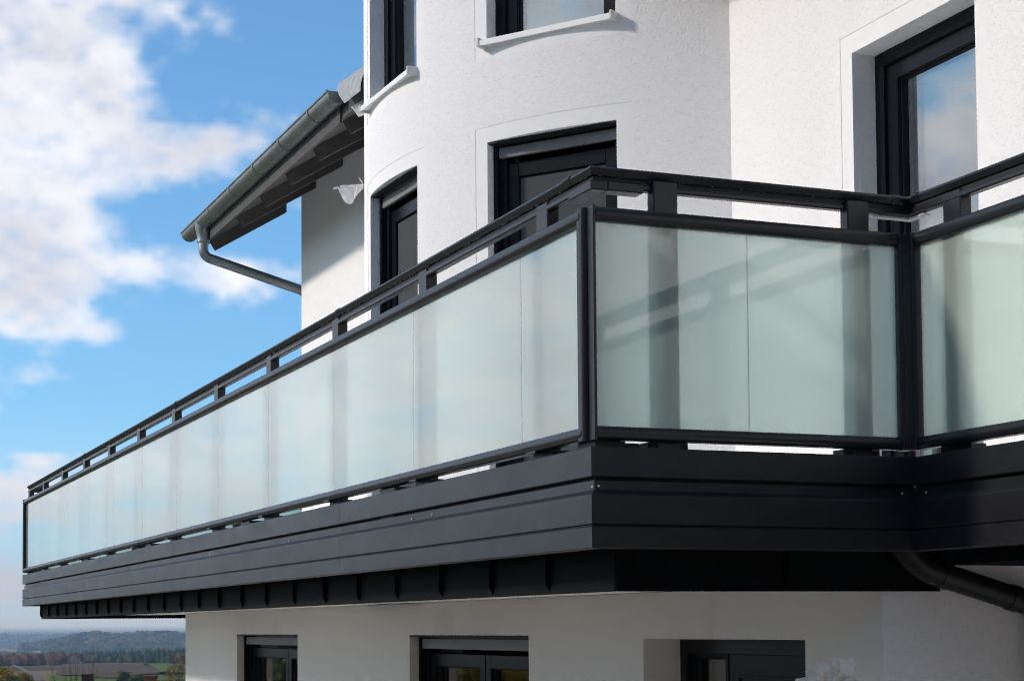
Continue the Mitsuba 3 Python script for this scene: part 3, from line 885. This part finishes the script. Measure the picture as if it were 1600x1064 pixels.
rad = np.concatenate([[.3], np.geomspace(1.0, 8600, 190)])
ths = np.unique(np.concatenate([np.linspace(-180, 180, 181), np.linspace(-4, 24, 225)]))[:-1]
TH, RA = np.meshgrid(np.radians(ths), rad, indexing='ij')
X, Y = -np.cos(TH) * RA, np.sin(TH) * RA
Z = ground_z(X, Y)
nt, nr = X.shape
idx = np.arange(nt * nr).reshape(nt, nr)
a = idx[:, :-1].ravel(); b = idx[:, 1:].ravel(); c = np.roll(idx, -1, 0)[:, 1:].ravel(); d = np.roll(idx, -1, 0)[:, :-1].ravel()
gv = np.stack([X, Y, Z], -1).reshape(-1, 3)
gf = np.vstack([np.stack([a, c, b], -1), np.stack([a, d, c], -1)])
ctr = len(gv); gv = np.vstack([gv, [0, 0, ground_z(np.array([0.]), np.array([0.]))[0]]])
fan = np.stack([np.full(nt, ctr), np.roll(idx[:, 0], -1), idx[:, 0]], -1)
gm = trimesh.Trimesh(gv, np.vstack([gf, fan]), process=False)
if gm.face_normals[:, 2].mean() < 0: gm.invert()


def land_col(p, n, uv):
    u = p.x * 0.0052 + 0.0018 * p.y; v = p.y * 0.0105 - 0.003 * p.x
    _, _, c = mikit.voronoi(u + 3.3, v + 1.7)
    f = fbm(p.x * .02, p.y * .02, 0, 4)
    green = mix((.075, .115, .035), (.12, .17, .05), f)
    straw = mix((.16, .135, .075), (.21, .18, .10), f)
    brown = mix((.095, .068, .05), (.13, .095, .07), f)
    col = dr.select(c < .55, green, dr.select(c < .78, straw, brown))
    r = dr.sqrt(p.x * p.x + p.y * p.y)
    lawn = mix((.06, .085, .03), (.11, .12, .05), fbm(p.x * 3, p.y * 3, 0, 4))
    gravel = mix((.205, .185, .16), (.36, .33, .29), fbm(p.x * 9, p.y * 9, 0, 5))
    dist = dr.sqrt(dr.square((p.x + 7) / 1.7) + dr.square(p.y - 2)) + 5 * (fbm(p.x * .4, p.y * .4, 0, 3) - .5)
    lawn = mix(gravel, lawn, smoothstep(10.5, 12.5, dist))
    return mix(lawn, col, smoothstep(120.0, 260.0, r))


B('land', two({'type': 'diffuse', 'reflectance': proc(land_col)}))
structure('ground', gm, 'land', True, label='rolling autumn valley floor falling away behind the house', cat='ground')


def strip(az0r, n=60, lift=.06, width=None):
    pass


def drape(poly_az_r, lift, bulge=0.0):
    """A sheet over the ground: a grid between two azimuth curves (left(r), right(r)) sampled over r."""
    r0, r1, la, ra = poly_az_r
    rs = np.linspace(r0, r1, 60); us = np.linspace(0, 1, 14)
    V = []
    for r in rs:
        t = (r - r0) / (r1 - r0)
        for u in us:
            az = la(t) * (1 - u) + ra(t) * u
            x, y = polar(az, r + bulge * math.sin(math.pi * u) * (2 * t - 1) + bulge * .5 * math.sin(u * 9 + t * 2))
            V.append([x, y, ground_z(np.array([x]), np.array([y]))[0] + lift])
    F = []
    for i in range(59):
        for j in range(13):
            q = i * 14 + j
            F += [[q, q + 1, q + 15], [q, q + 15, q + 14]]
    m = trimesh.Trimesh(V, F, process=False)
    if m.face_normals[:, 2].mean() < 0: m.invert()
    return m


def plough_col(p, n, uv):
    f = fbm(p.x * .03, p.y * .05, 0, 4); g = noise(p.y * .35, p.x * .02)
    return mix((.085, .066, .05), (.14, .112, .085), f * .7 + g * .3)


def meadow_col(p, n, uv):
    f = fbm(p.x * .02, p.y * .04, 0, 4)
    return mix((.075, .115, .035), (.13, .165, .06), f)


B('ploughed', two({'type': 'diffuse', 'reflectance': proc(plough_col)}))
B('meadow_grass', two({'type': 'diffuse', 'reflectance': proc(meadow_col)}))
B('asphalt', two({'type': 'diffuse', 'reflectance': rgb(.16, .165, .175)}))
structure('ploughed_field', drape((430, 975, lambda t: 8.15 + .25 * t, lambda t: 11.3 - .5 * t + .12 * math.sin(t * 7)), .9, 42), 'ploughed', True, label='brown ploughed field in the valley below the balcony', cat='field')
structure('meadow', drape((330, 428, lambda t: 8.0 + 0 * t, lambda t: 13.5 + 0 * t), .7), 'meadow_grass', True, label='green meadow strip nearest in the valley', cat='field')
structure('meadow_001', drape((500, 900, lambda t: 11.32 - .45 * t, lambda t: 13.4 + 0 * t), .8, 25), 'meadow_grass', True, label='green meadow right of the brown ploughed field', cat='field')
structure('road', drape((330, 860, lambda t: 7.62 - .78 * t ** .7, lambda t: 7.82 - .86 * t ** .7), 1.1), 'asphalt', True, label='grey country road running down the valley at the left', cat='road')

# foliage and woods
def leafmat(key, lo, hi):
    def col(p, n, uv):
        f = fbm(p.x * .9, p.y * .9, p.z * .9, 3); g = mikit.cell_rand(p.x * .22, p.y * .22, p.z * .22)
        return mix(lo, hi, dr.clip(f * .8 + g * .3 - .05, 0, 1))
    B(key, two({'type': 'diffuse', 'reflectance': proc(col)}))


leafmat('leaf_dark', (.018, .032, .016), (.045, .070, .028))
leafmat('leaf_mixed', (.035, .045, .020), (.115, .085, .035))
leafmat('leaf_rust', (.06, .036, .022), (.15, .085, .042))
leafmat('leaf_gold', (.16, .105, .020), (.34, .22, .035))
leafmat('leaf_tan', (.13, .075, .045), (.30, .19, .10))
leafmat('leaf_green', (.03, .052, .018), (.075, .105, .035))
B('bark', two({'type': 'diffuse', 'reflectance': rgb(.05, .04, .033)}))
ICO = trimesh.creation.icosphere(subdivisions=1, radius=1.0)
ICO0 = trimesh.creation.icosahedron()


def many(points, sizes, flat=1.0, base=ICO0, seed=0, conic=False, jit=.25):
    g = np.random.default_rng(seed)
    V, F = [], []
    bv = base.vertices / np.linalg.norm(base.vertices, axis=1, keepdims=True)
    n = len(bv)
    for i, (p, s) in enumerate(zip(points, sizes)):
        v = bv * (1 + g.uniform(-jit, jit, (n, 1)))
        if conic:
            w = np.clip((1 - v[:, 2:]) / 2, .08, 1)
            v = np.concatenate([v[:, :2] * w * .75, v[:, 2:] * 1.25], 1)
        a = g.uniform(0, 6.28); c, q = math.cos(a), math.sin(a)
        v = np.stack([v[:, 0] * c - v[:, 1] * q, v[:, 0] * q + v[:, 1] * c, v[:, 2] * flat], -1) * s + p
        V.append(v); F.append(base.faces + i * n)
    return trimesh.Trimesh(np.vstack(V), np.vstack(F), process=False)


def scatter(n, az0, az1, r0, r1, seed, keep=lambda az, r, g: True):
    g = np.random.default_rng(seed); out = []
    while len(out) < n:
        az = g.uniform(az0, az1); r = math.sqrt(g.uniform(r0 * r0, r1 * r1))
        if keep(az, r, g):
            x, y = polar(az, r); out.append((x, y, ground_z(np.array([x]), np.array([y]))[0]))
    return np.array(out)


def clearing(az, r, g):
    q = np.array([az * 1.1, r / 260.0, 0.3])
    return meshkit.fbm(q, 3, 4) > (.44 if az > 8.5 else .53)


for nm, mat, seed, n in (('hill_wood', 'leaf_mixed', 1, 4200), ('hill_wood_001', 'leaf_dark', 2, 3000), ('hill_wood_002', 'leaf_rust', 3, 700)):
    P = scatter(n, 3, 17, 2450, 3900, seed, clearing)
    s = np.random.default_rng(seed).uniform(5, 9.5, n)
    P[:, 2] += s * .7
    structure(nm, many(P, s, 1.15, seed=seed), mat, kind='stuff', label={1: 'distant mixed autumn wood covering the hill', 2: 'distant dark conifers scattered over the hill', 3: 'distant rust coloured trees among the hill wood'}[seed], cat='wood')
P = scatter(2600, 3, 17, 5800, 7600, 7); s = np.random.default_rng(7).uniform(14, 24, 2600); P[:, 2] += s * .4
structure('far_wood', many(P, s, .8, seed=7), 'leaf_dark', kind='stuff', label='farthest wooded ridge fading to blue on the horizon', cat='wood')


def wood_edge(az, r, g):
    return r > 985 + 70 * max(0, (10.0 - az)) - 55 * max(0, az - 10)


P = scatter(1000, 8.7, 14.5, 860, 1330, 11, wood_edge); s = np.random.default_rng(11).uniform(2.0, 3.9, len(P)); P[:, 2] += s * 1.15
structure('valley_wood', many(P, s, 1.0, base=ICO, seed=11, conic=True, jit=.16), 'leaf_dark', kind='stuff', label='dark green conifer wood behind the ploughed field', cat='wood')
P = scatter(260, 8.6, 14.5, 880, 1330, 12, wood_edge); s = np.random.default_rng(12).uniform(1.8, 3.2, len(P)); P[:, 2] += s * .9
structure('valley_wood_001', many(P, s, 1.1, base=ICO, seed=12), 'leaf_mixed', kind='stuff', label='lighter broadleaf trees mixed into the conifer wood', cat='wood')
P = scatter(150, 5.5, 8.9, 930, 1200, 13); s = np.random.default_rng(13).uniform(2.0, 3.8, len(P)); P[:, 2] += s * .8
structure('valley_wood_002', many(P, s, 1.05, base=ICO, seed=13), 'leaf_rust', kind='stuff', label='rusty autumn trees along the valley by the road', cat='wood')


def leaf_cloud(center, rx, rz, n, size, seed):
    g = np.random.default_rng(seed); V, F = [], []
    clumps = []
    for _ in range(26):
        v = g.normal(size=3); v /= np.linalg.norm(v)
        clumps.append(v * g.uniform(.35, .95) * [rx, rx, rz])
    clumps = np.array(clumps)
    for i in range(n):
        c = clumps[g.integers(len(clumps))] + g.normal(size=3) * np.array([rx, rx, rz]) * .17
        a = g.normal(size=3); a /= np.linalg.norm(a); b = np.cross(a, g.normal(size=3)); b /= np.linalg.norm(b)
        s = size * g.uniform(.6, 1.3); p = center + c
        k = len(V) * 4
        V.append([p - a * s, p - b * s * .5, p + a * s, p + b * s * .5]); F += [[k, k + 1, k + 2], [k, k + 2, k + 3]]
    return trimesh.Trimesh(np.array(V).reshape(-1, 3), F, process=False)


def limb_set(base, h, spread, n, r, seed, up=.75):
    g = np.random.default_rng(seed); ms = [tube([base, base + [0, 0, h * .35], base + [g.uniform(-.1, .1) * h * .3, g.uniform(-.1, .1) * h * .3, h * .8]], [r, r * .7, r * .3], 8)]
    for i in range(n):
        a = g.uniform(0, 6.28); z0 = g.uniform(.15, .6) * h
        d = np.array([math.cos(a), math.sin(a), 0]) * spread * g.uniform(.5, 1)
        p0 = base + [0, 0, z0]; p2 = base + d + [0, 0, min(h, z0 + h * g.uniform(.3, up))]
        pm = (p0 + p2) / 2 + d * .18
        ms.append(tube([p0, pm, p2], [r * .45, r * .28, r * .08], 6))
    return cat(ms)


def tree(name, label, az, r, zc, rx, rz, mat, n, leaf, seed, group=None, catg='tree'):
    k = thing(name, label, catg, group)
    x, y = polar(az, r); zg = ground_z(np.array([x]), np.array([y]))[0]
    put(k, 'crown', leaf_cloud(np.array([x, y, zc]), rx, rz, n, leaf, seed), mat)
    put(k, 'trunk', limb_set(np.array([x, y, zg - .1]), zc - zg + rz * .7, rx * .8, 12, max(.05, rx * .07), seed), 'bark')
    return k


elz = lambda el, r: math.tan(math.radians(el)) * r
tree('autumn_tree', 'thin brown autumn tree at the house corner above the valley', 11.9, 70, elz(-1.35, 70), .72, .75, 'leaf_tan', 620, .05, 31)
tree('golden_tree', 'yellow autumn tree low at the left edge of the valley', 6.8, 230, elz(-1.52, 230), 1.7, 1.5, 'leaf_gold', 1500, .2, 32)
tree('golden_tree', 'smaller yellow tree beside the road at the left', 7.25, 240, elz(-1.56, 240), 1.1, 1.2, 'leaf_gold', 900, .22, 33)
tree('green_tree', 'dark green tree between the yellow trees at the left edge', 7.05, 215, elz(-1.72, 215), 1.8, 1.3, 'leaf_green', 900, .2, 34)
tree('round_bush', 'round dark bush by the meadow, left of the brick chimney', 10.25, 300, elz(-1.5, 300), 1.5, 1.0, 'leaf_green', 800, .2, 35, catg='bush')
tree('round_bush', 'small dark bush by the meadow, nearest the brick chimney', 10.7, 300, elz(-1.58, 300), 1.2, .8, 'leaf_green', 600, .2, 36, catg='bush')
# bare shrub with long twigs
k = thing('bare_shrub', 'bare twiggy shrub rising in front of the valley beside the dark chimney', 'shrub')
g = np.random.default_rng(41); ms = []
x0, y0 = polar(8.85, 34); zg = ground_z(np.array([x0]), np.array([y0]))[0]
for i in range(26):
    a = g.normal() * .55; t = np.array([R0[0], R0[1], 0])
    top = elz(g.uniform(-1.5, -.75), 34)
    b0 = np.array([x0, y0, zg - .1]) + t * g.normal() * .12
    e = np.array([x0, y0, top]) + t * a * .55 + [0, g.normal() * .2, 0]
    mid = (b0 + e) / 2 + t * a * -.08
    ms.append(tube([b0, mid, e], [.006, .0045, .002], 5))
    for q in range(2):
        s_ = mid + (e - mid) * g.uniform(.2, .7)
        ms.append(tube([s_, s_ + t * g.normal() * .14 + [0, 0, .18 * g.uniform(.5, 1.2)]], [.003, .0015], 4))
put(k, 'twig', cat(ms), 'bark')
labels[f'{k}__twig'] = {'label': 'bare twigs', 'kind': 'stuff'}

# trees in front of the house that the lower panes mirror
for i, (az, r, h, mat, lb) in enumerate(((-11.5, 42, 1.9, 'leaf_gold', 'golden autumn tree on the slope before the house'), (-7.6, 60, 2.2, 'leaf_green', 'green tree on the slope before the house'), (-14.0, 48, 2.0, 'leaf_green', 'broad green bush on the lawn before the house'))):
    tree('garden_tree', lb, az, r, -1.2 - .2 * i, h, 1.1, mat, 1500, .13, 50 + i)

# row of dark trees on the road side, mirrored in the bay panes and shading the view from the right
g = np.random.default_rng(61); TR = []
for i, (x, y, top) in enumerate([(-13, -17, 6.4), (-10, -15, 8.2), (-7, -14.5, 9.0), (-4, -14, 8.6), (-1, -13.5, 8.8), (2, -13, 8.0), (5, -12.2, 7.6), (8, -10.5, 10.6), (10.5, -8, 9.5), (12.5, -5, 8.4), (13.3, -2.4, 7.8), (13.5, 0, 8.4), (13.6, 2.4, 7.8), (13.8, 4.8, 8.4), (14, 7.2, 8.0), (14.2, 10, 8.5), (14.4, 13, 8.2)]):
    zg = ground_z(np.array([float(x)]), np.array([float(y)]))[0]
    hh = top - zg
    TR.append(leaf_cloud(np.array([x, y, zg + hh * .30]), 2.1, hh * .30, 2300, .19, 600 + i))
    TR.append(leaf_cloud(np.array([x, y, zg + hh * .68]), 1.7, hh * .32, 1900, .18, 700 + i))
    TR.append(tube([[x, y, zg - .2], [x, y, zg + hh * .85]], [.22, .05], 8))
structure('tree_row', cat(TR), 'leaf_dark', kind='stuff', label='dark row of trees across from the house, mirrored in the bay panes', cat='trees')

# neighbour's roof with two chimneys
nb = thing('neighbour_house', 'dark roof ridge of the neighbouring house with two chimneys at the lower edge', 'house')
N0 = np.array(polar(9.9, 100)); nt_ = np.array([R0[0], R0[1]]); nf = np.array([FW[0], FW[1]]); nf = nf / np.linalg.norm(nf)


def nmap(u, v, z):
    return np.stack([N0[0] + nt_[0] * u + nf[0] * v, N0[1] + nt_[1] * u + nf[1] * v, z], -1)


zrdg = -2.98
put(nb, 'roof', extr([(-4.5, zrdg - 3.6), (0, zrdg), (4.5, zrdg - 3.6), (4.3, zrdg - 3.75), (0, zrdg - .25), (-4.3, zrdg - 3.75)], lambda u, v, w: nmap(-11 + 18 * w, u, v)), 'roof_dark')
zn = ground_z(np.array([N0[0]]), np.array([N0[1]]))[0]
put(nb, 'wall', extr([(-4.0, zn - 1.5), (4.0, zn - 1.5), (4.0, zrdg - 3.5), (0, zrdg - .3), (-4.0, zrdg - 3.5)], lambda u, v, w: nmap(-10.6 + 17.2 * w, u, v)), 'lower_plaster')
B('chimney_dark', two({'type': 'diffuse', 'reflectance': rgb(.045, .035, .03)}))


def brick_col(p, n, uv):
    return mix((.12, .05, .035), (.20, .085, .055), fbm(p.x * 6, p.y * 6, p.z * 14, 3))


B('chimney_brick', two({'type': 'diffuse', 'reflectance': proc(brick_col)}))
for u, w_, zt, mat, lb in ((-1.38, .25, -2.42, 'chimney_dark', 'dark slate clad chimney'), (2.06, .30, -2.52, 'chimney_brick', 'brown brick chimney')):
    mm = cat([box(u - w_, u + w_, -.3, .3, zrdg - .8, zt - .06), box(u - w_ - .05, u + w_ + .05, -.35, .35, zt - .059, zt)])
    mm = trimesh.Trimesh(nmap(mm.vertices[:, 0], mm.vertices[:, 1], mm.vertices[:, 2]), mm.faces, process=False)
    put(nb, 'chimney', mm, mat, label=lb)

# far village houses and a barn
B('render_white', two({'type': 'diffuse', 'reflectance': rgb(.48, .45, .41)}))
B('roof_red', two({'type': 'diffuse', 'reflectance': rgb(.15, .075, .055)}))
B('roof_slate', two({'type': 'diffuse', 'reflectance': rgb(.07, .068, .075)}))


def far_house(name, label, catg, az, r, L, W, H, rz, roofm, wallm, group=None, lift=0.0):
    k = thing(name, label, catg, group)
    x, y = polar(az, r); z = ground_z(np.array([x]), np.array([y]))[0] + lift
    c, s = math.cos(rz), math.sin(rz)
    mp = lambda u, v, w: np.stack([x + c * w - s * u, y + s * w + c * u, z + v], -1)
    put(k, 'wall', extr([(-W / 2, -2), (W / 2, -2), (W / 2, H), (0, H + W * .42), (-W / 2, H)], lambda u, v, w: mp(u, v, (w - .5) * L)), wallm)
    put(k, 'roof', extr([(-W * .6, H - .1 * W), (0, H + W * .42 + .05), (W * .6, H - .1 * W), (W * .6, H - .1 * W + .4), (0, H + W * .42 + .5), (-W * .6, H - .1 * W + .4)], lambda u, v, w: mp(u, v, (w - .5) * (L + 1))), roofm)


far_house('barn', 'grey roofed barn at the far edge of the ploughed field', 'barn', 8.75, 930, 5.6, 3.8, 1.5, 1.1, 'roof_slate', 'render_white')
g = np.random.default_rng(77)
for i in range(16):
    far_house('village_house', 'tiny pale house with a tiled roof in the distant village at the left', 'house', g.uniform(6.2, 7.6), g.uniform(2000, 2500), g.uniform(8, 11), g.uniform(6, 8), g.uniform(3.5, 5), g.uniform(0, 3), 'roof_red' if g.uniform() < .7 else 'roof_slate', 'render_white', 'houses of the distant village')
for i in range(6):
    far_house('hamlet_house', 'tiny house among the woods on the distant hillside', 'house', g.uniform(8.4, 12), g.uniform(2450, 2700), g.uniform(7, 10), g.uniform(6, 7), g.uniform(3, 5), g.uniform(0, 3), 'roof_red', 'render_white', 'houses on the distant hillside')

# ------------------------------------------------------------------ air
zlow = float(gm.vertices[:, 2].min()) - 1.0
ztop = 9.6
scene['haze'] = {'type': 'cube', 'to_world': T().translate([0, 0, (zlow + ztop) / 2]).scale([8800, 8800, (ztop - zlow) / 2]),
                 'bsdf': {'type': 'null'}, 'interior': {'type': 'ref', 'id': 'haze_air'}}
labels['haze'] = {'label': 'thin blue haze over the valley', 'category': 'haze', 'kind': 'stuff'}
